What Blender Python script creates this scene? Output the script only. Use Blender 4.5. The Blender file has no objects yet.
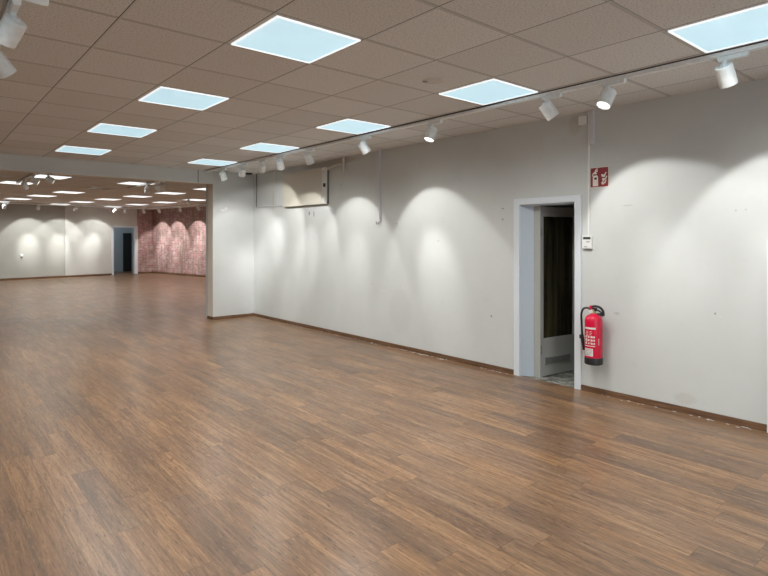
import bpy, bmesh, math, random
from mathutils import Vector, Matrix, Euler
random.seed(4)
PI = math.pi
SC = bpy.context.scene
COL = SC.collection

# ------------------------------------------------------------------ camera
EYE = 1.478
YAW = 0.7034
cam = bpy.data.objects.new('camera', bpy.data.cameras.new('camera'))
COL.objects.link(cam)
cam.location = (0, 0, EYE)
cam.rotation_euler = (PI/2, 0, -YAW)
cam.data.sensor_width = 36
cam.data.lens = 557.27/768*36
cam.data.shift_y = -49.5/768
cam.data.clip_start = 0.05
SC.camera = cam

# ------------------------------------------------------------------ world, exposure
SC.view_settings.view_transform = 'Standard'
SC.view_settings.look = 'None'
SC.view_settings.gamma = 1
SC.view_settings.use_curve_mapping = False
SC.view_settings.exposure = 0.10
w = bpy.data.worlds.new('world'); SC.world = w; w.use_nodes = True
w.node_tree.nodes['Background'].inputs[0].default_value = (.75, .88, 1, 1)
w.node_tree.nodes['Background'].inputs[1].default_value = 0.6

PANEL_W = 92        # power of the lamp inside each ceiling panel
PANEL_FAR = 84
SPOT_WIDE = 40      # track heads
SPOT_HOT = 88
REAR_FILL_W = 70         # added fill light behind the camera, no window seen there

def rear_fill():
    L = bpy.data.lights.new('rear_fill_light', 'AREA')
    L.shape = 'RECTANGLE'; L.size = 7.0; L.size_y = 2.0
    L.energy = REAR_FILL_W; L.color = (.86, .94, 1)
    o = bpy.data.objects.new('rear_fill_light', L); COL.objects.link(o)
    o.location = (.5, -3.9, 1.35)
    # area lamps shine along their local -Z: turn it so that it looks into the room (+Y)
    o.rotation_euler = Vector((0, 1, 0)).to_track_quat('-Z', 'Z').to_euler()
rear_fill()

# ------------------------------------------------------------------ helpers
def link(name, bm, mat=None, parent=None, smooth=False):
    me = bpy.data.meshes.new(name)
    bmesh.ops.recalc_face_normals(bm, faces=bm.faces)
    bm.to_mesh(me); bm.free()
    for m in (mat if isinstance(mat, (list, tuple)) else [mat]):
        if m: me.materials.append(m)
    if smooth:
        for p in me.polygons: p.use_smooth = True
        try:
            me.set_sharp_from_angle(angle=math.radians(35))
        except Exception: pass
    o = bpy.data.objects.new(name, me); COL.objects.link(o)
    if parent: o.parent = parent
    return o

def empty(name, loc, rz=0):
    o = bpy.data.objects.new(name, None); COL.objects.link(o)
    o.empty_display_size = .1
    o.location = loc; o.rotation_euler = (0, 0, rz)
    return o

def tag(o, label, cat, group=None, kind=None):
    o['label'] = label; o['category'] = cat
    if group: o['group'] = group
    if kind: o['kind'] = kind
    return o

def struct(o):
    o['kind'] = 'structure'
    return o

def box(bm, a, b, bev=0, mi=0, mtx=None):
    x0, y0, z0 = a; x1, y1, z1 = b
    r = bmesh.ops.create_cube(bm, size=1)
    vs = r['verts']
    bmesh.ops.scale(bm, vec=(abs(x1-x0), abs(y1-y0), abs(z1-z0)), verts=vs)
    bmesh.ops.translate(bm, vec=((x0+x1)/2, (y0+y1)/2, (z0+z1)/2), verts=vs)
    if mtx is not None: bmesh.ops.transform(bm, matrix=mtx, verts=vs)
    fs = set(f for v in vs for f in v.link_faces)
    for f in fs: f.material_index = mi
    if bev:
        es = list(set(e for v in vs for e in v.link_edges))
        bmesh.ops.bevel(bm, geom=es, offset=bev, segments=2, affect='EDGES', profile=.6)

def lathe(bm, prof, seg=24, mtx=None, cap=True, mi=0):
    """prof: list of (r, z)."""
    rings = []
    for r, z in prof:
        if r < 1e-6:
            rings.append([bm.verts.new((0, 0, z))])
        else:
            rings.append([bm.verts.new((r*math.cos(2*PI*k/seg), r*math.sin(2*PI*k/seg), z)) for k in range(seg)])
    for A, B in zip(rings, rings[1:]):
        for k in range(seg):
            k2 = (k+1) % seg
            if len(A) == 1 and len(B) == 1: continue
            if len(A) == 1: f = bm.faces.new((A[0], B[k], B[k2]))
            elif len(B) == 1: f = bm.faces.new((A[k], A[k2], B[0]))
            else: f = bm.faces.new((A[k], A[k2], B[k2], B[k]))
            f.material_index = mi
    if cap:
        for R in (rings[0], rings[-1]):
            if len(R) > 1:
                f = bm.faces.new(R); f.material_index = mi
    if mtx is not None:
        bmesh.ops.transform(bm, matrix=mtx, verts=[v for R in rings for v in R])

def tube(bm, pts, r, seg=10, cyc=False):
    pts = [Vector(p) for p in pts]
    rs = r if isinstance(r, (list, tuple)) else [r]*len(pts)
    rings = []
    up = Vector((0, 0, 1))
    prev = None
    for i, p in enumerate(pts):
        d = (pts[min(i+1, len(pts)-1)] - pts[max(i-1, 0)]).normalized()
        if prev is None:
            n = d.cross(up)
            if n.length < .1: n = d.cross(Vector((1, 0, 0)))
        else:
            n = prev - d*prev.dot(d)
        n.normalize(); prev = n
        b = d.cross(n)
        rings.append([bm.verts.new(p + (n*math.cos(2*PI*k/seg) + b*math.sin(2*PI*k/seg))*rs[i]) for k in range(seg)])
    for A, B in zip(rings, rings[1:]):
        for k in range(seg):
            k2 = (k+1) % seg
            bm.faces.new((A[k], A[k2], B[k2], B[k]))
    bm.faces.new(rings[0]); bm.faces.new(rings[-1])

def smooth_path(pts, n=6):
    """Catmull-Rom through pts."""
    P = [Vector(p) for p in pts]; P = [P[0]*2-P[1]] + P + [P[-1]*2-P[-2]]
    out = []
    for i in range(1, len(P)-2):
        for k in range(n):
            t = k/n
            a, b, c, d = P[i-1], P[i], P[i+1], P[i+2]
            out.append(.5*((2*b) + (c-a)*t + (2*a-5*b+4*c-d)*t*t + (3*b-a-3*c+d)*t**3))
    out.append(P[-2])
    return out

def prism(bm, poly, depth_vec, mi=0):
    a = [bm.verts.new(p) for p in poly]
    b = [bm.verts.new(Vector(p)+Vector(depth_vec)) for p in poly]
    fs = [bm.faces.new(a), bm.faces.new(b)]
    n = len(a)
    for k in range(n): fs.append(bm.faces.new((a[k], a[(k+1) % n], b[(k+1) % n], b[k])))
    for f in fs: f.material_index = mi

# ------------------------------------------------------------------ node helpers
class NT:
    def __init__(s, name):
        s.m = bpy.data.materials.new(name); s.m.use_nodes = True
        s.t = s.m.node_tree; s.b = s.t.nodes['Principled BSDF']
    def n(s, typ, **kw):
        x = s.t.nodes.new(typ)
        for k, v in kw.items(): setattr(x, k, v)
        return x
    def put(s, sock, v):
        if isinstance(v, bpy.types.NodeSocket): s.t.links.new(v, sock)
        elif v is not None: sock.default_value = v
    def math(s, op, a, b=None, c=None, clamp=False):
        x = s.n('ShaderNodeMath', operation=op); x.use_clamp = clamp
        s.put(x.inputs[0], a); s.put(x.inputs[1], b)
        if c is not None: s.put(x.inputs[2], c)
        return x.outputs[0]
    def mix(s, f, a, b, blend='MIX'):
        x = s.n('ShaderNodeMix', data_type='RGBA', blend_type=blend)
        s.put(x.inputs[0], f); s.put(x.inputs[6], a); s.put(x.inputs[7], b)
        return x.outputs[2]
    def pos(s):
        return s.n('ShaderNodeNewGeometry').outputs['Position']
    def sep(s, v):
        x = s.n('ShaderNodeSeparateXYZ'); s.put(x.inputs[0], v); return x.outputs
    def comb(s, a, b, c):
        x = s.n('ShaderNodeCombineXYZ')
        for i, v in enumerate((a, b, c)): s.put(x.inputs[i], v)
        return x.outputs[0]
    def noise(s, v, scale, detail=4, rough=.5, dist=0):
        x = s.n('ShaderNodeTexNoise'); s.put(x.inputs['Vector'], v)
        x.inputs['Scale'].default_value = scale; x.inputs['Detail'].default_value = detail
        x.inputs['Roughness'].default_value = rough; x.inputs['Distortion'].default_value = dist
        return x.outputs['Fac']
    def white(s, v):
        x = s.n('ShaderNodeTexWhiteNoise', noise_dimensions='3D'); s.put(x.inputs['Vector'], v)
        return x.outputs['Value']
    def ramp(s, f, stops, interp='LINEAR'):
        x = s.n('ShaderNodeValToRGB'); s.put(x.inputs[0], f)
        e = x.color_ramp; e.interpolation = interp
        while len(e.elements) < len(stops): e.elements.new(.5)
        for el, (p, c) in zip(e.elements, stops):
            el.position = p
            el.color = (c, c, c, 1) if isinstance(c, (int, float)) else (*c, 1)
        return x.outputs[0]
    def bump(s, h, strength, dist=.002):
        x = s.n('ShaderNodeBump'); s.put(x.inputs['Height'], h)
        x.inputs['Strength'].default_value = strength; x.inputs['Distance'].default_value = dist
        s.t.links.new(x.outputs[0], s.b.inputs['Normal'])
    def base(s, c, rough=.5, metal=0, spec=.5):
        s.put(s.b.inputs['Base Color'], (*c, 1) if isinstance(c, tuple) else c)
        s.put(s.b.inputs['Roughness'], rough)
        s.b.inputs['Metallic'].default_value = metal
        s.b.inputs['Specular IOR Level'].default_value = spec
        return s.m

def plain(name, c, rough=.5, metal=0, var=.06, scale=30, spec=.5, bump=0):
    q = NT(name)
    f = q.noise(q.n('ShaderNodeTexCoord').outputs['Object'], scale, 3)
    hi = tuple(min(1, x*(1+var)) for x in c); lo = tuple(x*(1-var) for x in c)
    q.base(q.ramp(f, [(.3, lo), (.7, hi)]), rough, metal, spec)
    if bump: q.bump(f, bump)
    return q.m

def emis(name, c, strength):
    q = NT(name)
    f = q.noise(q.n('ShaderNodeTexCoord').outputs['Object'], 5, 3)
    q.base((.6, .6, .6), .4)
    a = tuple(x*.94 for x in c); b = tuple(min(1, x*1.05) for x in c)
    q.put(q.b.inputs['Emission Color'], q.ramp(f, [(.35, a), (.65, b)]))
    q.b.inputs['Emission Strength'].default_value = strength
    return q.m

# room-plaster with light smears and optional marks (y, z, ry, rz, colour)
def plaster(name, c, marks=(), axis='Y', var=.05):
    q = NT(name)
    P = q.pos()
    big = q.noise(P, .9, 4, .6)
    mid = q.noise(P, 7, 5, .6)
    lo = tuple(x*(1-var) for x in c); hi = tuple(min(1, x*(1+var*.6)) for x in c)
    col = q.ramp(big, [(.35, lo), (.65, hi)])
    smear = q.ramp(mid, [(.60, 0.), (.78, .14)])
    col = q.mix(smear, col, (c[0]*.72, c[1]*.70, c[2]*.66, 1))
    if marks:
        X = q.sep(P); U = X[1] if axis == 'Y' else X[0]
        jag = q.noise(P, 60, 3)
        for (y, z, ry, rz, mc) in marks:
            dy = q.math('DIVIDE', q.math('SUBTRACT', U, y), ry)
            dz = q.math('DIVIDE', q.math('SUBTRACT', X[2], z), rz)
            r = q.math('SQRT', q.math('ADD', q.math('MULTIPLY', dy, dy), q.math('MULTIPLY', dz, dz)))
            r = q.math('ADD', r, q.math('MULTIPLY', q.math('SUBTRACT', jag, .5), 1.2))
            k = q.math('MULTIPLY', q.math('SUBTRACT', 1.15, r), 3, clamp=True)
            col = q.mix(q.math('MULTIPLY', k, mc[3]), col, (*mc[:3], 1))
    q.base(col, .75, spec=.25)
    q.bump(q.noise(P, 120, 4), .25, .002)
    return q.m

# ------------------------------------------------------------------ materials
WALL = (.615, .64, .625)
marks_r = [
    (5.62, 1.68, .03, .03, (.7, .7, .68, .7)),          # filled socket hole
    (3.86, 1.81, .018, .008, (.2, .18, .16, .6)), (3.86, 1.69, .012, .010, (.2, .18, .16, .7)),
    (7.80, 1.895, .016, .035, (.10, .09, .08, .9)), (7.66, 1.875, .012, .045, (.14, .12, .1, .9)),
    (1.57, 1.70, .007, .009, (.35, .33, .3, .5)), (1.50, 1.705, .006, .008, (.35, .33, .3, .5)),
    (1.72, .865, .006, .010, (.15, .15, .15, .8)), (1.68, .845, .010, .006, (.7, .7, .7, .8)),
    (1.95, .12, .09, .05, (.50, .47, .42, .35)), (2.55, .78, .03, .014, (.45, .45, .44, .6)),
    (4.02, 0.60, .012, .014, (.25, .24, .22, .8)), (4.85, 1.45, .014, .014, (.4, .38, .36, .6)),
    (2.45, 1.78, .05, .008, (.46, .46, .45, .6)), (5.9, .75, .10, .010, (.68, .68, .67, .4)),
    (5.1, .82, .06, .007, (.68, .68, .67, .4)), (6.15, .83, .008, .010, (.3, .28, .26, .6)),
    (2.98, 2.60, .07, .10, (.46, .40, .30, .35)), (7.2, 2.66, .75, .06, (.40, .34, .26, .55)),
    (5.56, .50, .22, .30, (.52, .54, .53, .35)),  # grey shade between two light pools, painted into the wall colour
    (6.9, 2.3, .02, .02, (.4, .38, .36, .5)), (9.0, 2.15, .03, .2, (.5, .47, .42, .4)),
]
M = {}
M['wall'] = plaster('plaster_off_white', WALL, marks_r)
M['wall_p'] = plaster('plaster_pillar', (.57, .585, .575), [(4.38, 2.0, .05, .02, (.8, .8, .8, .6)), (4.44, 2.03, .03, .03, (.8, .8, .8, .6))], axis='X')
M['wall_plain'] = plaster('plaster_plain', WALL)
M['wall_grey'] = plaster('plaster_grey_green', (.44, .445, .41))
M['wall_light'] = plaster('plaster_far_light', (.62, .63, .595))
M['wall_blue'] = plaster('plaster_back_room_blue', (.45, .52, .56))
M['beam'] = plaster('plaster_beam', (.60, .615, .60))
M['reveal'] = plaster('plaster_reveal_tan', (.78, .72, .63))  # tan plaster, brightened to stand in for light from the second room
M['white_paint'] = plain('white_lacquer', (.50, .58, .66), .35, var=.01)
M['leaf_paint_shaded'] = plain('leaf_lacquer_shaded', (.44, .45, .43), .4, var=.01)  # white leaf and post with the doorway's shade put into the colour
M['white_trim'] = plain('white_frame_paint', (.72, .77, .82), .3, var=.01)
M['lamp_white'] = plain('white_powder_coat', (.86, .91, .92), .35)
M['rail_white'] = plain('track_white', (.88, .92, .93), .35)
M['black'] = plain('black_plastic', (.012, .012, .013), .45)
M['gap'] = plain('dark_gap', (.03, .03, .03), .8)
M['red'] = plain('extinguisher_red_enamel', (.62, .006, .045), .22, var=.03)
M['sign_red'] = plain('sign_red', (.25, .010, .014), .45, var=.03)
M['cream'] = plain('sign_cream', (.80, .78, .70), .5)
M['label_white'] = plain('label_white', (.78, .76, .74), .5)
M['chrome'] = plain('chrome_metal', (.7, .7, .7), .25, 1)
M['brass'] = plain('brass_valve', (.6, .5, .3), .3, 1)
M['conduit'] = plain('conduit_grey', (.64, .64, .66), .5, var=.02)
M['cabinet'] = plain('cabinet_beige_paint', (.64, .615, .53), .45, var=.02)
M['cabinet_edge'] = plain('cabinet_edge_paint', (.74, .74, .72), .4)
M['plastic_white'] = plain('white_plastic', (.82, .82, .80), .4, var=.02)
M['lcd'] = plain('display_dark', (.05, .06, .055), .2)
M['ink'] = plain('grey_print', (.22, .22, .22), .5)
M['grille_grey'] = plain('grille_grey', (.16, .16, .15), .5)
M['grille_bar'] = plain('grille_bar_grey', (.30, .30, .29), .5)
M['disc'] = plain('ceiling_disc', (.60, .57, .54), .6)
M['lens'] = emis('led_lens', (1, .97, .9), 3.2)
M['diffuser'] = emis('panel_diffuser', (.43, .71, .83), .83)
M['diffuser_far'] = emis('panel_diffuser_far', (.90, .97, .95), 1.15)
M['diffuser_off'] = plain('panel_diffuser_unlit', (.26, .23, .20), .4)
M['panel_frame'] = plain('panel_frame_white_glow', (.9, .9, .9), .4)
M['panel_frame'].node_tree.nodes['Principled BSDF'].inputs['Emission Color'].default_value = (.9, .97, 1, 1)
M['panel_frame'].node_tree.nodes['Principled BSDF'].inputs['Emission Strength'].default_value = .75  # glow added to brighten the frame, which is no lamp itself
M['dust'] = plain('plaster_dust', (.72, .72, .70), .9)

def glass_dark():
    q = NT('dark_door_glass')
    P = q.n('ShaderNodeTexCoord').outputs['Object']
    X = q.sep(P)
    st = q.noise(q.comb(q.math('MULTIPLY', X[0], 9), 0, q.math('MULTIPLY', X[2], .6)), 1.4, 2)
    q.base(q.ramp(st, [(.35, (.014, .014, .010)), (.6, (.05, .047, .025)), (.75, (.075, .062, .03))]), .12, spec=.5)
    return q.m
M['glass_dark'] = glass_dark()

def wood_base():
    q = NT('baseboard_brown_wood')
    X = q.sep(q.pos())
    g = q.noise(q.comb(q.math('MULTIPLY', X[0], 3), q.math('MULTIPLY', X[1], 3), q.math('MULTIPLY', X[2], 70)), 1, 5, .6)
    q.base(q.ramp(g, [(.3, (.07, .035, .018)), (.55, (.16, .085, .045)), (.75, (.26, .15, .085))]), .45)
    return q.m
M['baseboard'] = wood_base()

def ceiling_mat(name, ox, oy, rot, c):
    q = NT(name)
    P = q.pos()
    mp = q.n('ShaderNodeMapping'); mp.inputs['Rotation'].default_value = (0, 0, -rot)
    q.t.links.new(P, mp.inputs[0])
    X = q.sep(mp.outputs[0])
    a = q.math('DIVIDE', q.math('SUBTRACT', X[0], ox), .625)
    b = q.math('DIVIDE', q.math('SUBTRACT', X[1], oy), .625)
    def near(v):       # signed distance in metres to the nearest seam
        f = q.math('SUBTRACT', q.math('FRACT', q.math('ADD', v, .5)), .5)
        return q.math('MULTIPLY', f, .625)
    da, db = near(a), near(b)
    rnd = q.white(q.comb(q.math('FLOOR', a), q.math('FLOOR', b), 1.5))
    speck = q.noise(P, 85, 6, .75)
    worm = q.noise(P, 60, 4, .7, 1.5)
    col = q.mix(q.ramp(rnd, [(0, 0.), (1, 1.)]), (c[0]*.94, c[1]*.93, c[2]*.92, 1), (c[0]*1.05, c[1]*1.05, c[2]*1.05, 1))
    col = q.mix(q.ramp(speck, [(.38, .75), (.50, 0.)]), col, (c[0]*.55, c[1]*.53, c[2]*.5, 1))
    # T-bars: painted metal strip with a dark shadow gap on one side
    def strip(d, half, off=0.):
        return q.math('LESS_THAN', q.math('ABSOLUTE', q.math('SUBTRACT', d, off)), half)
    bars = q.math('MAXIMUM', strip(da, .008), strip(db, .009))
    gaps = q.math('MAXIMUM', strip(da, .0032, -.0100), q.math('MULTIPLY', strip(db, .0030, -.0145), .5))
    col = q.mix(strip(db, .013), col, (c[0]*.70, c[1]*.69, c[2]*.68, 1))
    col = q.mix(strip(da, .008), col, (c[0]*.84, c[1]*.84, c[2]*.84, 1))
    col = q.mix(q.math('MULTIPLY', gaps, .9), col, (.06, .05, .045, 1))
    q.base(col, q.math('SUBTRACT', .9, q.math('MULTIPLY', bars, .35)), spec=.3)
    h = q.math('SUBTRACT', q.math('MULTIPLY', q.math('ADD', speck, worm), .5), q.math('MULTIPLY', bars, .2))
    q.bump(h, .6, .005)
    return q.m

GX, GY = .8888, 2.6985
CEILC = (.77, .78, .78)
M['ceil1'] = ceiling_mat('mineral_tiles_front', GX, GY, 0, CEILC)

PHI = .175
CP, SP = math.cos(PHI), math.sin(PHI)
def L2W(x, y):      # second room's own axes to the world
    return (x*CP - y*SP, x*SP + y*CP)
M['ceil2'] = ceiling_mat('mineral_tiles_far', 6.05-.3125, 12.2-.3125, PHI, CEILC)

def floor_mat():
    q = NT('vinyl_plank_floor')
    P = q.pos(); X = q.sep(P)
    W, L = .152, .92
    row = q.math('FLOOR', q.math('DIVIDE', X[0], W))
    fx = q.math('FRACT', q.math('DIVIDE', X[0], W))
    yy = q.math('ADD', q.math('DIVIDE', X[1], L), q.math('MULTIPLY', q.white(q.comb(row, 3.3, 0)), 7))
    idx = q.math('FLOOR', yy); fy = q.math('FRACT', yy)
    r1 = q.white(q.comb(row, idx, .7)); r2 = q.white(q.comb(row, idx, 5.7))
    gv = q.comb(q.math('ADD', q.math('MULTIPLY', X[0], 60), q.math('MULTIPLY', r2, 40)), q.math('MULTIPLY', X[1], 2.6), q.math('MULTIPLY', r1, 30))
    g1 = q.noise(gv, 1.0, 9, .74)
    gv2 = q.comb(q.math('ADD', q.math('MULTIPLY', X[0], 125), q.math('MULTIPLY', r1, 71)), q.math('ADD', q.math('MULTIPLY', X[1], 15), q.math('MULTIPLY', r2, 53)), q.math('MULTIPLY', r2, 17))
    g2 = q.noise(gv2, 1.0, 4, .65)
    g3 = q.noise(q.comb(q.math('MULTIPLY', X[0], 11), q.math('MULTIPLY', X[1], .9), q.math('MULTIPLY', r1, 12)), 1.0, 5, .65)
    A = q.ramp(g1, [(.30, (.095, .047, .022)), (.44, (.195, .105, .051)), (.56, (.275, .154, .077)), (.70, (.40, .24, .128))])
    B = q.ramp(g1, [(.30, (.080, .044, .026)), (.45, (.155, .090, .052)), (.58, (.220, .133, .078)), (.74, (.31, .20, .122))])
    col = q.mix(q.ramp(r1, [(.10, 1.), (.5, .35), (1, 0.)]), A, B)
    col = q.mix(q.ramp(g3, [(.46, 0.), (.66, .60)]), col, (.085, .051, .036, 1))
    col = q.mix(q.ramp(g3, [(.30, .35), (.44, 0.)]), col, (.40, .25, .135, 1))
    col = q.mix(q.ramp(g2, [(.32, .8), (.42, 0.)]), col, (.035, .018, .011, 1))
    col = q.mix(q.ramp(g2, [(.57, 0.), (.70, .45)]), col, (.44, .27, .145, 1))
    tone = q.math('ADD', .89, q.math('MULTIPLY', r2, .18))
    x = q.n('ShaderNodeVectorMath', operation='SCALE'); q.put(x.inputs[0], col); q.put(x.inputs['Scale'], tone)
    col = x.outputs[0]
    ex = q.math('MULTIPLY', q.math('MINIMUM', fx, q.math('SUBTRACT', 1, fx)), W)
    ey = q.math('MULTIPLY', q.math('MINIMUM', fy, q.math('SUBTRACT', 1, fy)), L)
    seam = q.math('MAXIMUM', q.math('LESS_THAN', ex, .0012), q.math('LESS_THAN', ey, .0014))
    col = q.mix(q.math('MULTIPLY', seam, .6), col, (.035, .02, .012, 1))
    smudge = q.noise(P, 1.7, 5, .65)
    rough = q.ramp(smudge, [(.3, .285), (.7, .335)])
    q.base(col, rough, spec=.5)
    return q.m
M['floor'] = floor_mat()

def tile_floor():
    q = NT('back_room_mosaic_floor')
    P = q.pos()
    v = q.n('ShaderNodeTexVoronoi', feature='F1', distance='CHEBYCHEV'); q.t.links.new(P, v.inputs['Vector']); v.inputs['Scale'].default_value = 22
    g = q.white(v.outputs['Position'])
    q.base(q.ramp(g, [(0, (.10, .10, .085)), (.5, (.20, .205, .18)), (1, (.36, .36, .32))]), .5)
    return q.m
M['mosaic'] = tile_floor()

def pink_brick():
    q = NT('pink_brick_wallpaper')
    P = q.pos(); X = q.sep(P)
    # run along the wall: mix of x and y is fine because each wall is nearly straight
    run = q.math('ADD', X[1], q.math('MULTIPLY', X[0], -1))
    v = q.comb(run, X[2], 0)
    br = q.n('ShaderNodeTexBrick'); q.t.links.new(v, br.inputs['Vector'])
    br.inputs['Scale'].default_value = 1
    br.inputs['Brick Width'].default_value = .21; br.inputs['Row Height'].default_value = .072
    br.inputs['Mortar Size'].default_value = .010; br.inputs['Bias'].default_value = 0
    br.inputs['Color1'].default_value = (.0, .0, .0, 1); br.inputs['Color2'].default_value = (1, 1, 1, 1)
    br.inputs['Mortar'].default_value = (.5, .5, .5, 1)
    pal = q.ramp(br.outputs['Color'], [(0, (.34, .12, .12)), (.25, (.46, .27, .26)), (.45, (.62, .46, .44)), (.65, (.27, .18, .16)), (.85, (.50, .17, .20)), (1, (.56, .46, .36))])
    n1 = q.noise(v, 8, 5, .75)
    n2 = q.noise(q.comb(q.math('MULTIPLY', run, 5), q.math('MULTIPLY', X[2], .9), 3), 1.6, 4, .6)
    n3 = q.noise(v, 3.1, 6, .8)
    col = q.mix(q.ramp(n1, [(.46, 0.), (.60, .7)]), pal, (.56, .38, .38, 1))
    col = q.mix(q.ramp(n2, [(.46, 0.), (.62, .75)]), col, (.24, .165, .13, 1))
    col = q.mix(q.ramp(n3, [(.52, 0.), (.60, .6)]), col, (.34, .14, .15, 1))
    col = q.mix(q.math('MULTIPLY', br.outputs['Fac'], .6), col, (.42, .33, .30, 1))
    q.base(col, .7)
    return q.m
M['pink'] = pink_brick()

# ------------------------------------------------------------------ the shell
H = EYE + 1.228           # ceiling height 2.706
WX = 5.0                  # face of the right-hand wall
BY = 9.75                 # front face of beam and pillar
BT = .22                  # their thickness
PX = 4.185                # end of the pillar wall
XL, YB = -4.2, -4.2       # left wall, wall behind the camera

def slab(name, a, b, mat): 
    bm = bmesh.new(); box(bm, a, b); return struct(link(name, bm, mat))

# second room corner and directions
C2 = Vector((7.88, 24.6, 0))
ux = Vector((CP, SP, 0)); uy = Vector((-SP, CP, 0))
def poly_slab(name, pts, z0, z1, mat):
    bm = bmesh.new(); prism(bm, [(x, y, z0) for x, y in pts], (0, 0, z1-z0)); return struct(link(name, bm, mat))

Fpts = [(XL-.2, YB-.2), (WX, YB-.2), (WX, BY+.1), (13.0, BY+.1), (13.0, 30), (-12, 30), (-12, BY+.1), (XL-.2, BY+.1)]
poly_slab('floor', Fpts, -.12, 0, M['floor'])
slab('ceiling_front', (XL, YB, H), (WX+.15, BY+.02, H+.1), M['ceil1'])
poly_slab('ceiling_far', [(-12, BY+.06), (13, BY+.06), (13, 30), (-12, 30)], H, H+.1, M['ceil2'])
slab('wall_left', (XL-.15, YB, 0), (XL, BY, H), M['wall_plain'])

# wall behind the camera with assumed, unseen window openings
bm = bmesh.new()
box(bm, (XL, YB-.15, 0), (WX+.15, YB, .3)); box(bm, (XL, YB-.15, 2.4), (WX+.15, YB, H))
for x0, x1 in ((XL, -3.2), (-.2, .2), (3.9, WX+.15)): box(bm, (x0, YB-.15, .3), (x1, YB, 2.4))
struct(link('wall_back', bm, M['wall_plain']))

# right wall with the door opening
DY0, DY1, DZ = 2.973, 3.625, 1.84
bm = bmesh.new()
box(bm, (WX, YB, 0), (WX+.15, DY0, H))
box(bm, (WX, DY0, DZ), (WX+.15, DY1, H))
box(bm, (WX, DY1+.0, 0), (WX+.15, BY+BT, H))
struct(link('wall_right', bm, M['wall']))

# pillar wall and beam
bm = bmesh.new()
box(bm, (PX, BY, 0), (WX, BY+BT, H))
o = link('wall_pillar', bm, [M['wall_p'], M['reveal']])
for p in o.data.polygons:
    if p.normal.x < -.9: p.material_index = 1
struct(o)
BZ = EYE+.995
bm = bmesh.new(); box(bm, (XL, BY, BZ), (PX, BY+BT, H))
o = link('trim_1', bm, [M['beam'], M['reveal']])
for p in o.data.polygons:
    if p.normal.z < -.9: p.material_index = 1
struct(o)
bm = bmesh.new(); box(bm, (3.905, BY-.003, BZ), (3.915, BY+.001, H))
struct(link('trim_joint', bm, M['gap']))
# wall closing the second room behind the pillar
slab('wall_behind_pillar', (PX+.01, BY+BT, 0), (12.9, BY+BT+.12, H), M['wall_plain'])
slab('wall_opening_left', (-12, BY+.02, 0), (XL, BY+BT, H), M['wall_plain'])

# second room: back wall (grey part, light part, brick strip beyond the door) and right wall
def along(p, d, s): return p + d*s
def wall_piece(name, s0, s1, z0, z1, mat, off=0, th=.15):
    """piece of the second room's back wall, s measured from the corner to the left."""
    bm = bmesh.new()
    a = C2 - ux*s0 - uy*off; b = C2 - ux*s1 - uy*off
    prism(bm, [(a.x, a.y, z0), (b.x, b.y, z0), (b.x+uy.x*th, b.y+uy.y*th, z0), (a.x+uy.x*th, a.y+uy.y*th, z0)], (0, 0, z1-z0))
    return struct(link(name, bm, mat))
import math as _m
def hit_back(u):    # where the line of sight through column u meets that wall (distance from the corner)
    a = (u-384)/557.27
    d = Vector((_m.sin(YAW)+a*_m.cos(YAW), _m.cos(YAW)-a*_m.sin(YAW), 0))
    # C2 - ux*s = d*t
    det = d.x*ux.y - d.y*ux.x
    return (d.x*C2.y - d.y*C2.x)/det
S_DR, S_DL, S_STEP = hit_back(134.0), hit_back(113.2), hit_back(65)
S_FR, S_FL = hit_back(137.2), hit_back(111.3)
DOORH = 1.93
wall_piece('wall_brick_strip', -.1, S_FR, 0, H, M['pink'])
wall_piece('wall_far_light', S_DL, S_STEP, 0, H, M['wall_light'], off=.02)
wall_piece('wall_far_light_right', S_FR, S_DR, 0, H, M['wall_light'])
wall_piece('wall_far_light_header', S_DR, S_DL, DOORH, H, M['wall_light'], off=.02)
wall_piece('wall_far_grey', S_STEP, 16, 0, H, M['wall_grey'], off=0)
# right wall of the second room in pink brick pattern
bm = bmesh.new()
a = C2.copy(); b = C2 - uy*15.4
prism(bm, [(a.x, a.y, 0), (b.x, b.y, 0), (b.x+ux.x*.15, b.y+ux.y*.15, 0), (a.x+ux.x*.15, a.y+ux.y*.15, 0)], (0, 0, H))
struct(link('wall_far_right', bm, M['pink']))
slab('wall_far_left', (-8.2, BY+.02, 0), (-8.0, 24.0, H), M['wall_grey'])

# small back room beyond the far door: bluish walls with a black sheet for a dark doorway
def far_local(s, dep, z): 
    p = C2 - ux*s + uy*dep
    return (p.x, p.y, z)
bm = bmesh.new()
def fbox(bm, s0, s1, d0, d1, z0, z1):
    prism(bm, [far_local(s0, d0, z0), far_local(s1, d0, z0), far_local(s1, d1, z0), far_local(s0, d1, z0)], (0, 0, z1-z0))
fbox(bm, S_DR-1.2, S_DL+1.6, 2.2, 2.3, 0, H)
fbox(bm, S_DL+.5, S_DL+.6, .15, 2.2, 0, H)
fbox(bm, S_DR-1.3, S_DR-1.2, .15, 2.2, 0, H)
struct(link('wall_far_back_room', bm, M['wall_blue']))

L = bpy.data.lights.new('back_room_fill', 'POINT'); L.energy = 15; L.color = (.86, .95, 1); L.shadow_soft_size = .1
o = bpy.data.objects.new('back_room_fill', L); COL.objects.link(o); o.location = far_local(S_DR+.9, 1.0, 2.4)  # added fill light without a fixture, lifts the bluish back-room walls

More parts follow.
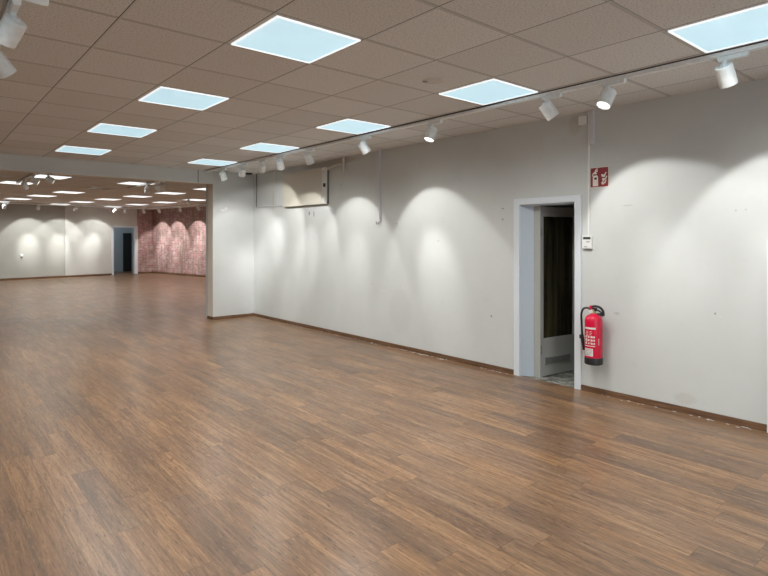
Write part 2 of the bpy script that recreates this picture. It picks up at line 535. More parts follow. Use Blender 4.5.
# ------------------------------------------------------------------ baseboards
BH = .052
bm = bmesh.new()
box(bm, (WX-.016, YB, 0), (WX, 2.903, BH)); 
struct(link('baseboard_right', bm, M['baseboard']))
bm = bmesh.new(); box(bm, (WX-.016, 3.70, 0), (WX, BY, BH)); struct(link('baseboard_right_far', bm, M['baseboard']))
bm = bmesh.new(); box(bm, (PX-.014, BY-.016, 0), (WX-.016, BY, BH)); box(bm, (PX-.014, BY-.016, 0), (PX, BY+BT, BH)); struct(link('baseboard_pillar', bm, M['baseboard']))
bm = bmesh.new(); fbox(bm, S_FL, 16, -.045, -.0, 0, .07); struct(link('baseboard_far', bm, M['baseboard']))
bm = bmesh.new(); fbox(bm, 0, S_FR, -.025, 0, 0, .07); struct(link('baseboard_far_strip', bm, M['baseboard']))
bm = bmesh.new(); fbox(bm, 0, .025, -15, -.02, 0, .08); struct(link('baseboard_far_right', bm, M['baseboard']))

# ------------------------------------------------------------------ door 1 (right wall): frame, splayed lining, open leaf
fr = empty('door_1', (WX, 3.3, 0)); struct(fr)
fr['label'] = 'white door frame in the right wall with its leaf standing open'
def rel(bm, root): 
    bmesh.ops.translate(bm, vec=-Vector(root.location), verts=bm.verts)
bm = bmesh.new()
FY0, FY1, FZ = 2.905, 3.697, EYE+.427
box(bm, (WX-.022, FY0, 0), (WX+.01, DY0, FZ), .003)
box(bm, (WX-.022, DY1, 0), (WX+.01, FY1, FZ), .003)
box(bm, (WX-.022, DY0, DZ), (WX+.01, DY1, FZ), .003)
rel(bm, fr); link('door_casing', bm, M['white_trim'], fr)
bm = bmesh.new()       # linings: splayed on the far side
prism(bm, [(WX, DY1, 0), (5.085, 3.515, 0), (5.16, 3.515, 0), (5.16, DY1+.05, 0), (WX, DY1+.05, 0)], (0, 0, DZ))
prism(bm, [(WX, DY0, 0), (WX+.17, DY0-.05, 0), (WX+.17, DY0-.09, 0), (WX, DY0-.05, 0)], (0, 0, DZ))
box(bm, (WX, DY0-.05, DZ-.015), (WX+.17, DY1, DZ+.02))
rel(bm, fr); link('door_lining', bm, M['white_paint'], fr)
bm = bmesh.new()
box(bm, (5.086, 3.435, 0), (5.135, 3.514, DZ), .004)
rel(bm, fr); link('door_post', bm, M['leaf_paint_shaded'], fr)

# leaf: local x from the hinge outwards, z up, front face at -y (towards the camera)
hx, hy = 5.10, 3.44
leaf = empty('door_2', (hx, hy, 0.008), math.atan2(-.06, .50)); struct(leaf)
leaf['label'] = 'white door leaf with tall dark glass and louvred grille, opened inwards'
LW = .575
gz0, gz1 = .402, EYE+.228
bm = bmesh.new()
box(bm, (0, 0, 0), (LW, .04, gz0)); box(bm, (0, 0, gz1), (LW, .04, DZ-.03))
box(bm, (0, 0, gz0), (.045, .04, gz1)); box(bm, (LW-.035, 0, gz0), (LW, .04, gz1))
link('door_panel', bm, M['leaf_paint_shaded'], leaf)
bm = bmesh.new(); box(bm, (.045, .012, gz0), (LW-.035, .026, gz1)); link('glass_pane', bm, M['glass_dark'], leaf)
bm = bmesh.new()
g0, g1, h0, h1 = .065, .475, .115, .195
box(bm, (g0, -.008, h0), (g1, 0, h0+.008)); box(bm, (g0, -.008, h1-.008), (g1, 0, h1))
box(bm, (g0, -.008, h0), (g0+.008, 0, h1)); box(bm, (g1-.008, -.008, h0), (g1, 0, h1))
for k in range(5):
    z = h0+.012+k*.0135
    box(bm, (g0+.008, -.007, z), (g1-.008, -.001, z+.006))
gr = link('ventilation_grille', bm, M['grille_bar'], leaf)
bm = bmesh.new(); box(bm, (g0+.008, -.0012, h0+.008), (g1-.008, -.0002, h1-.008)); link('grille_opening', bm, M['grille_grey'], gr)
bm = bmesh.new()
box(bm, (LW-.028, -.008, .93), (LW-.008, 0, 1.09), .002)
tube(bm, smooth_path([(LW-.018, -.005, 1.02), (LW-.018, -.045, 1.02), (LW-.035, -.055, 1.02), (LW-.125, -.055, 1.018)], 5), .008)
link('door_handle', bm, M['chrome'], leaf, True)
for z in (.25, 1.5):
    bm = bmesh.new(); tube(bm, [(-.004, -.006, z), (-.004, -.006, z+.08)], .008); link('hinge', bm, M['chrome'], leaf, True)

# dark room behind door 1
bm = bmesh.new()
box(bm, (WX+.15, 2.0, -.1), (7.4, 5.0, -.001))
box(bm, (WX+.001, DY0, -.1), (WX+.15, DY1, .0015))
struct(link('floor_back_room', bm, M['mosaic']))
bm = bmesh.new()
box(bm, (7.4, 2.0, 0), (7.5, 5.0, 2.5)); box(bm, (WX+.15, 4.9, 0), (7.4, 5.0, 2.5)); box(bm, (WX+.15, 1.9, 0), (7.4, 2.0, 2.5))
struct(link('wall_back_room', bm, M['wall_plain']))
bm = bmesh.new(); box(bm, (WX+.15, 1.9, 2.5), (7.5, 5.0, 2.6)); struct(link('ceiling_back_room', bm, M['wall_plain']))

# far door frame (door 3) and a black sheet for the unlit doorway beyond
d3 = empty('door_3', far_local((S_DL+S_DR)/2, 0, 0)); struct(d3)
bm = bmesh.new()
fbox(bm, S_FR, S_DR, -.05, .15, 0, DOORH+.07); fbox(bm, S_DL, S_FL, -.05, .15, 0, DOORH+.07); fbox(bm, S_DR, S_DL, -.05, .15, DOORH, DOORH+.07)
rel(bm, d3); link('door_casing', bm, M['white_trim'], d3)
def hit_deep(u, dep):
    a = (u-384)/557.27
    d = Vector((_m.sin(YAW)+a*_m.cos(YAW), _m.cos(YAW)-a*_m.sin(YAW), 0))
    c = C2 + uy*dep
    return (d.x*c.y - d.y*c.x)/(d.x*ux.y - d.y*ux.x)
s0, s1 = hit_deep(131.3, 2.15), hit_deep(123.6, 2.15)
bm = bmesh.new(); fbox(bm, s0, s1, 2.14, 2.199, .0, 1.72)  # black sheet standing in for the darkness of a doorway
struct(link('door_4', bm, M['black']))

# white upright at the right edge of the view
bm = bmesh.new(); box(bm, (WX-.03, 1.16, 0), (WX, 1.352, 1.46), .004); struct(link('trim_2', bm, M['white_trim']))

# ------------------------------------------------------------------ recessed ceiling panels
def make_panel(diff, name='ceiling_light'):
    r = empty(name, (0, 0, H))
    S = .582; fw = .013; z0 = -.008
    bm = bmesh.new()
    for a, b in (((-S/2, -S/2), (S/2, -S/2+fw)), ((-S/2, S/2-fw), (S/2, S/2)), ((-S/2, -S/2+fw), (-S/2+fw, S/2-fw)), ((S/2-fw, -S/2+fw), (S/2, S/2-fw))):
        box(bm, (a[0], a[1], z0), (b[0], b[1], .0))
    link('light_frame', bm, M['panel_frame'], r)
    bm = bmesh.new(); box(bm, (-S/2+fw, -S/2+fw, z0+.003), (S/2-fw, S/2-fw, .0)); link('diffuser', bm, diff, r)
    return r
def panel_lamp(parent, energy):
    L = bpy.data.lights.new('panel_lamp', 'SPOT'); L.energy = energy; L.color = (1.0, 1.0, .97)
    L.spot_size = math.radians(168); L.spot_blend = 1.0; L.shadow_soft_size = .12
    o = bpy.data.objects.new('panel_lamp', L); COL.objects.link(o); o.parent = parent; o.location = (0, 0, -.03)
    return o
def copy_tree(o, parent=None):
    c = o.copy(); COL.objects.link(c)
    if parent: c.parent = parent
    for ch in list(o.children): copy_tree(ch, c)
    return c

pf = make_panel(M['diffuser']); panel_lamp(pf, PANEL_W)
front_panels = [
    (4, -3, 'square ceiling light panel at the right edge, just above the track rail'),
    (1, 0, 'largest fully visible square ceiling light panel, upper middle left'),
    (1, 3, 'ceiling light panel second nearest in the left row'),
    (1, 6, 'ceiling light panel third nearest in the left row'),
    (1, 9, 'farthest ceiling light panel in the left row, just before the beam'),
    (4, 0, 'square ceiling light panel touching the track rail above the middle of the right wall'),
    (4, 3, 'ceiling light panel touching the track rail left of the wall conduit that ends midway'),
    (4, 6, 'ceiling light panel beside the track rail above the beige wall cabinet'),
    (4, 9, 'last ceiling light panel of the row by the track rail, nearest the pillar'),
]
unseen = [(1, -3), (1, -6), (4, -6), (-2, -3), (-2, 0), (-2, 3), (-2, 6), (-2, 9)]
first = True
for i, j, lab in front_panels:
    o = pf if first else copy_tree(pf)
    first = False
    o.location = (GX+.625*(i+.5), GY+.625*(j+.5), H)
    tag(o, lab, 'ceiling light', 'recessed light panels in the front room ceiling')
for i, j in unseen:
    o = copy_tree(pf); o.location = (GX+.625*(i+.5), GY+.625*(j+.5), H)
    tag(o, 'ceiling light panel outside the photographed part of the front room', 'ceiling light', 'recessed light panels out of frame')

far = make_panel(M['diffuser_far']); panel_lamp(far, PANEL_FAR)
cx = [4.3, 6.05, 7.92, 9.8]; cy = [12.2, 14.08, 15.9, 17.8, 19.72, 21.7]
far_labels = {
    (0, 0): 'far room light panel half hidden by a spotlight, second from left under the beam',
    (0, 1): 'far room light panel at the left edge crossed by two white spotlights',
    (1, 0): 'far room light panel nearest the beam, right above the far doorway',
    (1, 2): 'long bright far room light panel above the light grey wall section',
    (1, 3): 'far room light panel above the right part of the dark grey wall',
    (1, 4): 'far room light panel second from the left edge over the dark grey wall',
    (1, 5): 'far room light panel cut by the left picture edge near the back wall',
    (2, 1): 'far room light panel right of the spotlight pair, nearest the pillar',
    (2, 2): 'far room light panel above the far doorway frame',
    (2, 3): 'far room light panel in the middle over the light wall',
    (2, 4): 'far room light panel left of the middle, one row before the back wall',
    (2, 5): 'far room light panel touching the top of the grey back wall',
    (3, 2): 'far room light panel partly hidden by the pillar end',
    (3, 3): 'far room light panel over the left part of the pink brick wall',
    (3, 4): 'far room light panel just left of the pink brick wall top',
    (3, 5): 'far room light panel touching the top of the light back wall',
}
first = True
for (a, b), lab in far_labels.items():
    o = far if first else copy_tree(far)
    first = False
    p = L2W(cx[a], cy[b]); o.location = (p[0], p[1], H); o.rotation_euler = (0, 0, PHI)
    tag(o, lab, 'ceiling light', 'light panels in the far room ceiling')
for a, b in ((3, 0), (3, 1), (2, 0)):
    o = copy_tree(far); p = L2W(cx[a], cy[b]); o.location = (p[0], p[1], H); o.rotation_euler = (0, 0, PHI)
    tag(o, 'far room ceiling light panel hidden behind the pillar', 'ceiling light', 'far room panels out of view')
for a, b in ((-1, 0), (-1, 2), (-1, 4), (0, 3), (0, 5)):
    o = copy_tree(far); p = L2W(cx[0]+1.875*a, cy[b]); o.location = (p[0], p[1], H); o.rotation_euler = (0, 0, PHI)
    tag(o, 'far room ceiling light panel left of the picture', 'ceiling light', 'far room panels left of view')
off = make_panel(M['diffuser_off'])
for ch in off.children:
    if ch.name.startswith('light_frame'): ch.data.materials[0] = M['disc']
p = L2W(cx[1], cy[1]); off.location = (p[0], p[1], H); off.rotation_euler = (0, 0, PHI)
tag(off, 'unlit dark ceiling panel in the far room between the lit ones', 'ceiling light')

# ------------------------------------------------------------------ track rails
def rail(name_label, p0, p1, z=H, group=None):
    p0 = Vector((*p0, 0)); p1 = Vector((*p1, 0)); L = (p1-p0).length
    r = empty('track_rail', (p0.x, p0.y, z), math.atan2(p1.y-p0.y, p1.x-p0.x))
    bm = bmesh.new()
    box(bm, (0, -.022, -.036), (L, -.011, -.009)); box(bm, (0, .011, -.036), (L, .022, -.009)); box(bm, (0, -.022, -.014), (L, .022, -.009))
    link('rail_profile', bm, M['rail_white'], r)
    bm = bmesh.new(); box(bm, (.002, -.020, -.009), (L-.002, .020, 0)); link('shadow_gap_strip', bm, M['gap'], r)  # dark strip standing in for the shadow between rail and ceiling
    bm = bmesh.new(); box(bm, (.002, -.011, -.034), (L-.002, .011, -.030)); link('slot_insert', bm, M['rail_white'], r)
    tag(r, name_label, 'track rail', group)
    return r
RX = 4.058
rail('long white lighting track on the ceiling along the right wall', (RX, -3.5), (RX, BY-.02))
rail('white lighting track in the upper left corner carrying the two nearest spotlights', (.40, .6), (.40, 4.4))
rail('far room lighting track behind the beam on the right', (3.98, 11.0), (3.98, 14.2))
rail('far room lighting track behind the beam on the left', (1.75, 11.2), (1.75, 14.4))
def backtrack(s, dist): 
    p = C2 - ux*s - uy*dist; return (p.x, p.y)
rail('far room lighting track running along the grey back wall', backtrack(1.1, 1.15), backtrack(9, 1.15))
rail('far room lighting track running along the pink brick wall', backtrack(1.0, 1.5), backtrack(1.0, 11))

# ------------------------------------------------------------------ track spotlights
def make_spot():
    r = empty('track_spotlight', (0, 0, 0))
    bm = bmesh.new()           # adapter box: local x along the rail
    box(bm, (-.085, -.016, -.030), (.085, .016, .0), .003)
    box(bm, (.070, -.019, -.022), (.088, .019, .0), .002)
    box(bm, (-.088, -.019, -.022), (-.076, .019, .0), .002)
    link('track_adapter', bm, M['lamp_white'], r)
    bm = bmesh.new()
    lathe(bm, [(.016, -.03), (.016, -.045), (.011, -.047), (.011, -.062), (.0, -.062)], 14, Matrix.Translation((-.05, 0, 0)))
    link('swivel_stem', bm, M['lamp_white'], r, True)
    # head: axis along local -z, pivot at its upper part
    hd_bm = bmesh.new()
    R = .055; Ln = .132
    lathe(hd_bm, [(0, .035), (R*.90, .035), (R, .028), (R, -Ln+.036), (R*.985, -Ln+.032), (R*.90, -Ln+.033), (R*.82, -Ln+.048), (0, -Ln+.05)], 28, cap=False)
    hd = link('lamp_head', hd_bm, M['lamp_white'], r, True)
    hd.location = (-.05, 0, -.094)
    bm = bmesh.new()
    lathe(bm, [(0, 0), (.020, 0), (.020, .004), (0, .004)], 14, Matrix.Translation((0, 0, .035)), cap=False)
    box(bm, (-.012, -.012, .03), (.012, .012, .05), .002)
    link('pivot_cap', bm, M['lamp_white'], hd)
    bm = bmesh.new()
    lathe(bm, [(0, -Ln+.043), (R*.80, -Ln+.043), (R*.80, -Ln+.047), (0, -Ln+.047)], 20, cap=False)
    link('lens', bm, M['lens'], hd)
    return r
SPROTO = make_spot()
used_proto = [False]
def spotlamps(head, wide, hot, wang=74, hang=32):
    for nm, e, ang, bl, col in (('beam_wide', wide, wang, .25, (1, .99, .965)), ('beam_centre', hot, hang, 1.0, (1, .99, .97))):
        L = bpy.data.lights.new(nm, 'SPOT'); L.energy = e; L.color = col
        L.spot_size = math.radians(ang); L.spot_blend = bl; L.shadow_soft_size = .02
        o = bpy.data.objects.new(nm, L); COL.objects.link(o); o.parent = head; o.location = (0, 0, -.097)
def spot(x, y, rz, aim, label, group, e=1.0, zz=H-.0365, wang=74, hang=32, hk=1.0):
    """aim: direction in the world the head points to; rz: rail direction."""
    if used_proto[0]:
        r = SPROTO.copy(); COL.objects.link(r)
        for ch in SPROTO.children:
            c = ch.copy(); COL.objects.link(c); c.parent = r
            for g in ch.children:
                if g.type == 'MESH':
                    d = g.copy(); COL.objects.link(d); d.parent = c
    else:
        r = SPROTO; used_proto[0] = True
    r.location = (x, y, zz); r.rotation_euler = (0, 0, rz)
    hd = [c for c in r.children if c.name.startswith('lamp_head')][0]
    v = Matrix.Rotation(-rz, 3, 'Z') @ Vector(aim)
    hd.rotation_mode = 'QUATERNION'; hd.rotation_quaternion = v.to_track_quat('-Z', 'Y')
    tag(r, label, 'spotlight', group)
    if e: spotlamps(hd, SPOT_WIDE*e, SPOT_HOT*e*hk, wang, hang)
    return r
G1 = 'white track spotlights along the right wall'
RW = -PI/2      # local x points to -Y (towards the camera's right)
def wallspot(y, wy, z, label, e=1.0, **k):
    """aimed at (WX, wy, z)"""
    p = Vector((RX, y, H-.15)); a = (Vector((WX, wy, z))-p).normalized()
    return spot(RX, y, RW, a, label, G1, e, **k)
wallspot(1.29, 1.15, 1.10, 'rightmost white track spotlight, cylinder hanging almost upright near the big light panel', hk=.35)
spot(RX, 2.09, RW, (-.38, .12, -.75), 'white track spotlight above the fire sign, glowing lens turned to the room', G1, .8, wang=70)
wallspot(2.63, 1.95, 1.05, 'white track spotlight left of the fire sign conduit, tilted square to the wall', hk=.4)
spot(RX, 3.98, RW, (-.33, .05, -.85), 'white track spotlight with glowing lens, fourth from the right end of the wall track', G1, .8, wang=70)
wallspot(5.12, 4.80, 1.02, 'white track spotlight nearest the conduit that ends midway on the wall', hk=.8)
wallspot(6.31, 6.50, .95, 'white track spotlight in front of the right side of the beige cabinet', hk=.55)
wallspot(7.06, 7.92, 1.06, 'white track spotlight in front of the left side of the beige cabinet', hk=.8)
wallspot(7.60, 9.15, 1.22, 'greyish track spotlight just left of the beige cabinet, turned away')
spot(RX, 8.26, RW, (.35, .80, -1.0), 'white track spotlight second from the pillar end of the track', G1, .5)
spot(RX, 9.00, RW, (.45, .25, -.9), 'white track spotlight at the pillar end of the track', G1, .4)

G2 = 'spotlights on the upper left track'
ZN = H-.030
rt = Matrix.Rotation(-YAW, 3, 'Z')
def camdir(r, f, u): return rt @ Vector((r, f, u))
spot(.40, 3.38, RW, camdir(-.62, .25, -.70), 'nearest white spotlight in the upper left corner, tilted down to the left', G2, .0)
spot(.40, 4.10, RW, camdir(.30, .62, -.70), 'white spotlight cut by the left edge below the nearest one', G2, .0)
spot(.40, 2.68, RW, camdir(-.30, .3, -.9), 'white spotlight cut by the top edge in the upper left', G2, .0)

G3 = 'small far room spotlights'
def farspot(x, y, rz, aim, label, e=0., **k): return spot(x, y, rz, aim, label, G3, e, **k)
farspot(1.75, 13.3, RW, (.3, .6, -.7), 'far spotlight at the left edge in front of the crossed light panel')
farspot(1.75, 12.25, RW, (.8, -.2, -.45), 'far spotlight right of the crossed panel with its face aglow')
farspot(1.92, 11.75, RW, (.85, -.2, -.5), 'far spotlight touching the underside of the beam, tilted right')
farspot(3.98, 12.75, RW, (.2, .5, -.7), 'far spotlight hiding the middle of the panel above the far doorway')
farspot(3.98, 12.1, RW, (.6, .3, -.7), 'upper of the two overlapping far spotlights left of the pillar')
farspot(3.98, 11.7, RW, (.2, .9, -.5), 'lower of the two overlapping far spotlights left of the pillar')
farspot(6.3, 16.4, RW, (.5, .2, -.7), 'far spotlight halfway between the overlapping pair and the pillar edge')
back_specs = [(40, 'far spotlight in front of the dark grey back wall, left of the light section', 0, 1.6),
              (77, 'far spotlight in front of the light back wall section', 0, 1.4),
              (116.5, 'far spotlight over the left jamb of the far doorway', .0, 1.1),
              (126.5, 'far spotlight over the right half of the far doorway', .0, 0),
              (6, 'far spotlight at the left picture edge before the dark grey wall', 0, .0)]
aimtargets = {40: 30, 77: 60, 116.5: 93, 126.5: 126, 6: 2}
for u, lab, _, e in back_specs:
    a = (u-384)/557.27
    d = Vector((_m.sin(YAW)+a*_m.cos(YAW), _m.cos(YAW)-a*_m.sin(YAW), 0))
    c = C2 - uy*1.15
    s = (d.x*c.y - d.y*c.x)/(d.x*ux.y - d.y*ux.x)
    p = c - ux*s
    t = C2 - ux*hit_back(aimtargets[u])
    aim = Vector((t.x, t.y, 1.15)) - Vector((p.x, p.y, H-.15))
    farspot(p.x, p.y, PHI, aim.normalized(), lab, e*1.1, wang=76)
for u, lab, e in [(143, 'far spotlight before the left end of the pink brick wall', 2.2),
                  (158, 'far spotlight before the pink brick wall, second from its left end', 2.2),
                  (179, 'far spotlight before the middle of the pink brick wall', 2.2),
                  (197.5, 'far spotlight before the pink brick wall nearest the pillar', 2.2)]:
    a = (u-384)/557.27
    d = Vector((_m.sin(YAW)+a*_m.cos(YAW), _m.cos(YAW)-a*_m.sin(YAW), 0))
    c = C2 - ux*1.0
    s = (d.x*c.y - d.y*c.x)/(d.x*uy.y - d.y*uy.x)
    p = c - uy*s
    farspot(p.x, p.y, PHI+PI/2, (CP*.9-SP*.4, SP*.9+CP*.4, -1.35), lab, e, wang=76, hk=.7)

# ------------------------------------------------------------------ fire extinguisher
def extinguisher():
    ex, ey = 4.893, 2.722
    r = empty('fire_extinguisher', (ex, ey, .298))
    tag(r, 'red fire extinguisher with black hose hanging on the wall right of the open door', 'fire extinguisher')
    R = .079
    bm = bmesh.new()
    lathe(bm, [(R-.001, .045), (R, .06), (R, .40), (R*.95, .428), (R*.80, .450), (R*.55, .463), (.030, .468), (.024, .478)], 40)
    link('cylinder', bm, M['red'], r, True)
    bm = bmesh.new()
    lathe(bm, [(R*.93, 0), (R+.003, .006), (R+.004, .062), (R+.001, .068)], 40)
    link('base_ring', bm, M['black'], r, True)
    bm = bmesh.new()
    lathe(bm, [(.024, .470), (.026, .482), (.022, .486), (.022, .515), (.0, .515)], 20)
    link('valve', bm, M['brass'], r, True)
    bm = bmesh.new()      # lever pair, pointing to -Y side (right in view)
    box(bm, (-.016, -.03, .497), (.016, .025, .53), .004)
    vs = smooth_path([(0, .03, .535), (0, -.02, .545), (0, -.065, .535), (0, -.095, .505), (0, -.100, .460)], 5)
    tube(bm, vs, .011)
    vs = smooth_path([(0, -.01, .515), (0, -.05, .507), (0, -.082, .485), (0, -.088, .455)], 5)
    tube(bm, vs, .008)
    link('carrying_lever', bm, M['black'], r, True)
    bm = bmesh.new()
    box(bm, (-.018, .008, .512), (.018, .035, .548), .004)
    link('lever_head', bm, M['red'], r)
    bm = bmesh.new()
    lathe(bm, [(0, 0), (.017, 0), (.017, .010), (0, .010)], 18, Matrix.Translation((-.022, .012, .495)) @ Matrix.Rotation(-PI/2, 4, 'Y'), cap=False)
    link('pressure_gauge', bm, M['label_white'], r, True)
    bm = bmesh.new()
    tube(bm, smooth_path([(0, .02, .50), (-.005, .055, .522), (-.01, .098, .510), (-.012, .118, .46), (-.012, .116, .38), (-.012, .110, .28), (-.012, .106, .22)], 7), .0095)
    hs = link('hose', bm, M['black'], r, True)
    bm = bmesh.new()
    tube(bm, [(-.012, .112, .265), (-.012, .107, .225), (-.012, .098, .16), (-.012, .093, .12)], [.014, .017, .012, .011], 14)
    box(bm, (-.022, .100, .225), (-.002, .135, .262), .004)
    link('nozzle', bm, M['black'], hs, True)
    # curved label patches on the cylinder; a = angle, 180 deg faces straight out of the wall
    def patch(bm, a0, a1, z0, z1, rr=R+.0012, n=10, mi=0):
        A = [math.radians(a0+(a1-a0)*k/n) for k in range(n+1)]
        lo = [bm.verts.new((rr*math.cos(a), rr*math.sin(a), z0)) for a in A]
        hi = [bm.verts.new((rr*math.cos(a), rr*math.sin(a), z1)) for a in A]
        for k in range(n): bm.faces.new((lo[k], lo[k+1], hi[k+1], hi[k])).material_index = mi
    bm = bmesh.new()
    patch(bm, 140, 222, .335, .352)                   # white strip
    patch(bm, 142, 218, .175, .182)
    patch(bm, 142, 205, .085, .155)                   # white field
    for zz in (.255, .225, .195):                     # pictogram blobs and small lines
        for a in (150, 172, 194, 208): patch(bm, a, a+9, zz, zz+.016, n=3)
    for k in range(9):
        z = .200 + k*.014
        a0 = 146+random.random()*8
        patch(bm, a0, a0+18+random.random()*10, z, z+.0035, n=4); patch(bm, 182, 182+10+random.random()*8, z, z+.0035, n=3)
    for k in range(4): patch(bm, 240, 246, .19+k*.016, .20+k*.016, n=2)
    link('label', bm, M['label_white'], r)
    bm = bmesh.new()
    for k in range(5): patch(bm, 146, 198, .094+k*.012, .0985+k*.012, R+.0018, 6)
    link('label_print', bm, M['ink'], r)
    bm = bmesh.new()      # wall bracket
    box(bm, (.075, -.02, .38), (WX-ex-.0005, .02, .47), .002)
    link('wall_bracket', bm, M['black'], r)
extinguisher()

# ------------------------------------------------------------------ fire sign
def fire_sign():
    y0, y1, z0, z1 = 2.626, 2.812, EYE+.487, EYE+.680
    r = empty('fire_extinguisher_sign', (WX-.004, (y0+y1)/2, z0))
    tag(r, 'square dark red fire extinguisher sign with cream symbols above the wall control', 'sign')
    W = y1-y0; Hh = z1-z0
    bm = bmesh.new(); box(bm, (0, -W/2, 0), (.003, W/2, Hh)); link('sign_edge', bm, M['cream'], r)
    bm = bmesh.new(); box(bm, (-.001, -W/2+.005, .005), (0, W/2-.003, Hh-.005)); link('sign_face', bm, M['sign_red'], r)
    # symbols drawn as seen: s runs 0 (left, +Y) to 1 (right, -Y)
    def P(s, t): return (-.0015, W/2 - s*W, t*Hh)
    def shape(bm, pts): prism(bm, [P(*p) for p in pts], (-.0012, 0, 0))
    bm = bmesh.new()
    shape(bm, [(.14, .07), (.43, .07), (.43, .50), (.38, .60), (.19, .60), (.14, .50)])
    shape(bm, [(.22, .66), (.36, .66), (.36, .72), (.30, .74), (.42, .80), (.40, .86), (.22, .78)])
    shape(bm, [(.22, .78), (.13, .70), (.10, .56), (.14, .56), (.18, .68), (.26, .74)])
    shape(bm, [(.28, .80), (.42, .92), (.38, .95), (.24, .84)])
    # flames
    for dx, dy in ((0, 0), (.04, .19), (.0, .38)):
        shape(bm, [(x+dx, y+dy) for x, y in ((.62, .14), (.70, .12), (.82, .20), (.88, .33), (.84, .36), (.78, .26), (.72, .22), (.66, .27), (.60, .24))])
    for dx, dy in ((0, 0), (.06, .22)):
        shape(bm, [(x+dx, y+dy) for x, y in ((.66, .28), (.70, .25), (.76, .33), (.76, .42), (.72, .40))])
    link('sign_symbols', bm, M['cream'], r)
    bm = bmesh.new(); prism(bm, [(-.0029, W/2-s*W, t*Hh) for s, t in ((.22, .50), (.36, .50), (.36, .40), (.22, .40))], (-.0004, 0, 0)); link('symbol_detail', bm, M['black'], r)
fire_sign()

# ------------------------------------------------------------------ wall control (thermostat)
def thermostat():
    y0, y1, z0, z1 = 2.79, 2.888, EYE-.098, EYE+.026
    r = empty('wall_thermostat', (WX, (y0+y1)/2, z0))
    tag(r, 'small white wall control with a dark display between door frame and wall', 'thermostat')
    W = y1-y0; Hh = z1-z0
    bm = bmesh.new(); box(bm, (-.022, -W/2, 0), (0, W/2, Hh), .004); link('housing', bm, M['plastic_white'], r)
    bm = bmesh.new(); box(bm, (-.0235, -W/2+.012, Hh*.72), (-.0215, W/2-.010, Hh*.92)); link('display', bm, M['lcd'], r)
    bm = bmesh.new()
    box(bm, (-.0232, -W/2+.016, Hh*.54), (-.0218, .008, Hh*.58)); box(bm, (-.0232, -W/2+.024, Hh*.46), (-.0218, .0, Hh*.49))
    box(bm, (-.0232, -.004, Hh*.12), (-.0218, W/2-.018, Hh*.17))
    link('printed_marks', bm, M['ink'], r)
    bm = bmesh.new(); box(bm, (-.020, -W/2+.002, -.006), (0, W/2-.002, -.0005)); link('mounting_plate', bm, M['grille_grey'], r)
thermostat()

# ------------------------------------------------------------------ conduits, junction box
bm = bmesh.new(); box(bm, (WX-.032, 2.762, EYE+.905), (WX, 2.815, H), .006)
tag(link('cable_duct', bm, M['conduit']), 'short thick grey cable duct hanging from the ceiling above the fire sign', 'cable duct')
bm = bmesh.new(); box(bm, (WX-.014, 2.819, EYE+.03), (WX, 2.834, H), .002)
tag(link('cable_conduit', bm, M['plastic_white']), 'thin white conduit running down to the small wall control', 'conduit')
jb = empty('junction_box', (WX, 2.885, EYE+1.11))
tag(jb, 'small square white junction box beside the top of the thin conduit', 'junction box')
bm = bmesh.new(); box(bm, (-.035, -.038, 0), (0, .038, .078), .004); link('box_body', bm, M['plastic_white'], jb)
bm = bmesh.new(); box(bm, (-.038, -.033, .005), (-.0352, .033, .073), .001); link('box_cover', bm, M['plastic_white'], jb)

d2 = empty('wall_cable_duct', (WX, 5.99, EYE+.24))
tag(d2, 'grey cable duct hanging down from the ceiling and ending midway on the wall', 'cable duct')
bm = bmesh.new(); box(bm, (-.042, -.035, .50), (0, .050, .988), .003); link('duct_cover', bm, M['conduit'], d2)
bm = bmesh.new(); box(bm, (-.032, -.035, .0), (0, .0, .50), .002); link('duct_tail', bm, M['conduit'], d2)
bm = bmesh.new(); tube(bm, smooth_path([(-.02, -.015, .005), (-.03, -.01, -.03), (-.03, .03, -.035), (-.02, .05, -.005)], 5), .006, 8); link('cable_end', bm, M['grille_grey'], d2, True)
so = empty('blank_socket', (WX, 5.62, EYE+.20))
tag(so, 'small square blank socket plate right of the duct that ends midway', 'socket')
bm = bmesh.new(); box(bm, (-.006, -.04, -.04), (0, .04, .04), .002); link('socket_plate', bm, M['wall_plain'], so)
bm = bmesh.new(); box(bm, (-.0075, -.008, -.006), (-.0058, .008, .004)); link('screw', bm, M['ink'], so)

# ------------------------------------------------------------------ beige wall cabinet with pipe
def cabinet():
    y0, y1, z0, z1, x = 7.225, 8.55, EYE+.545, EYE+1.12, 4.945
    r = empty('wall_cabinet', (WX, (y0+y1)/2, z0))
    tag(r, 'flat beige metal cabinet mounted high on the right wall near the pillar', 'cabinet')
    W = y1-y0; Hh = z1-z0; dx = x-WX
    bm = bmesh.new(); box(bm, (dx+.018, -W/2+.006, .006), (0, W/2-.006, Hh-.006)); link('cabinet_body', bm, M['grille_grey'], r)
    dr_bm = bmesh.new(); box(dr_bm, (dx, -W/2+.13, 0), (dx+.018, W/2, Hh), .003)
    dr = link('cabinet_door', dr_bm, M['cabinet'], r)
    bm = bmesh.new(); box(bm, (dx, -W/2, 0), (dx+.018, -W/2+.126, Hh), .003); ed = link('edge_strip', bm, M['cabinet_edge'], r)
    bm = bmesh.new(); box(bm, (dx-.014, -W/2+.02, Hh*.46), (dx, -W/2+.07, Hh*.56), .004); link('latch', bm, M['black'], ed)
    for z in (.10, .90):
        bm = bmesh.new(); lathe(bm, [(0, 0), (.035, 0), (.035, .008), (.02, .012), (0, .012)], 18, Matrix.Translation((dx, -W/2+(.05 if z < .5 else .09), Hh*z)) @ Matrix.Rotation(-PI/2, 4, 'Y'), cap=False)
        link('screw_cap', bm, M['cabinet_edge'], ed, True)
cabinet()
bm = bmesh.new()
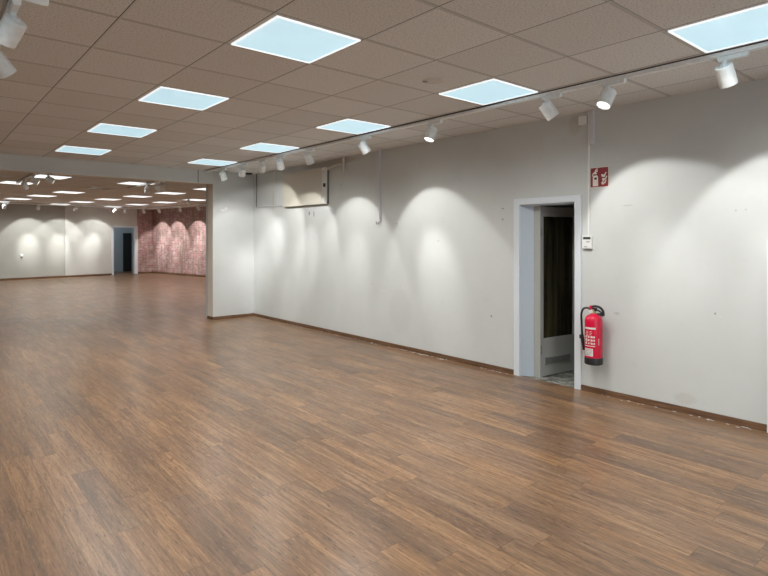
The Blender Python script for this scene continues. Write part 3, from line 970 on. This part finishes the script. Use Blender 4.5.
tube(bm, smooth_path([(4.965, 7.215, 2.565), (4.965, 7.0, 2.60), (4.965, 6.82, 2.60), (4.965, 6.80, 2.56), (4.965, 6.80, 2.49)], 6), .018, 12)
tube(bm, [(4.965, 6.80, 2.55), (4.965, 6.80, H)], .022, 12)
tag(link('wall_pipe', bm, M['cabinet'], smooth=True), 'short beige pipe between the beige cabinet and the ceiling', 'pipe')
bm = bmesh.new()
tube(bm, [(4.988, 9.62, H), (4.988, 9.62, EYE+.60)], .008, 8)
tag(link('corner_cable', bm, M['grille_grey']), 'thin dark cable running down the corner by the pillar', 'cable')
bm = bmesh.new(); tube(bm, [(4.99, 9.60, EYE+.595), (4.99, 9.1, EYE+.60), (4.99, 9.02, EYE+.585), (4.99, 8.47, EYE+.585)], .008, 8)
tag(link('wall_cable', bm, M['cabinet_edge']), 'thin pale cable running level from the corner to the beige cabinet', 'cable')
bm = bmesh.new(); tube(bm, [(4.993, 8.92, H), (4.993, 8.92, EYE+.60)], .006, 8)
tag(link('thin_cable', bm, M['conduit']), 'thin grey cable running down left of the beige cabinet', 'cable')
bm = bmesh.new(); lathe(bm, [(0, -.03), (.05, -.028), (.07, -.01), (.07, 0), (0, 0)], 20, Matrix.Translation((4.83, 9.62, H)), cap=False)
tag(link('ceiling_sensor', bm, M['black'], smooth=True), 'small dark round fitting on the ceiling in the corner by the pillar', 'sensor')
cd = empty('ceiling_disc', (3.10, 3.06, H))
tag(cd, 'flat round grey fitting in a ceiling tile left of the middle light panel', 'ceiling fitting')
bm = bmesh.new(); lathe(bm, [(0, -.006), (.075, -.006), (.09, -.002), (.09, 0), (0, 0)], 28, cap=False); link('cover', bm, M['disc'], cd, True)
bm = bmesh.new(); lathe(bm, [(0, -.009), (.02, -.009), (.022, -.006), (0, -.006)], 14, Matrix.Translation((-.05, .04, 0)), cap=False); link('knob', bm, M['grille_grey'], cd, True)

# far wall detector
p = C2 - ux*hit_back(21.5) - uy*.0
fs = empty('wall_sensor', (p.x, p.y, EYE-.60), PHI)
tag(fs, 'tiny white round switch on the dark grey far wall', 'switch')
bm = bmesh.new(); lathe(bm, [(0, 0), (.05, 0), (.045, .03), (0, .035)], 20, Matrix.Rotation(PI/2, 4, 'X'), cap=False); link('cover', bm, M['lamp_white'], fs, True)
bm = bmesh.new(); box(bm, (-.03, -.03, -.11), (.02, 0, -.05), .004); link('lower_part', bm, M['grille_grey'], fs)

# ------------------------------------------------------------------ plaster crumbs along the baseboard
bm = bmesh.new()
for cy0, n, sp in ((8.9, 10, .35), (8.2, 12, .3), (7.1, 16, .35), (6.2, 18, .3), (5.3, 22, .3), (4.95, 22, .2), (3.95, 14, .12), (2.3, 10, .4), (1.6, 14, .3), (9.2, 8, .2)):
    for k in range(n):
        y = cy0 + random.gauss(0, sp); x = WX-.02-abs(random.gauss(0, .022)) - .003
        if not (3.75 < y < 9.6 or -1 < y < 2.8): continue
        s = random.uniform(.003, .009)
        pts = [(x+s*.5*math.cos(a)*random.uniform(.6, 1.1), y+s*2.2*math.sin(a)*random.uniform(.6, 1.1), .0005) for a in [2*PI*i/6 for i in range(6)]]
        prism(bm, pts, (0, 0, .003))
tag(link('plaster_crumbs', bm, M['dust']), 'scattered white plaster crumbs on the floor along the right baseboard', 'debris', kind='stuff')
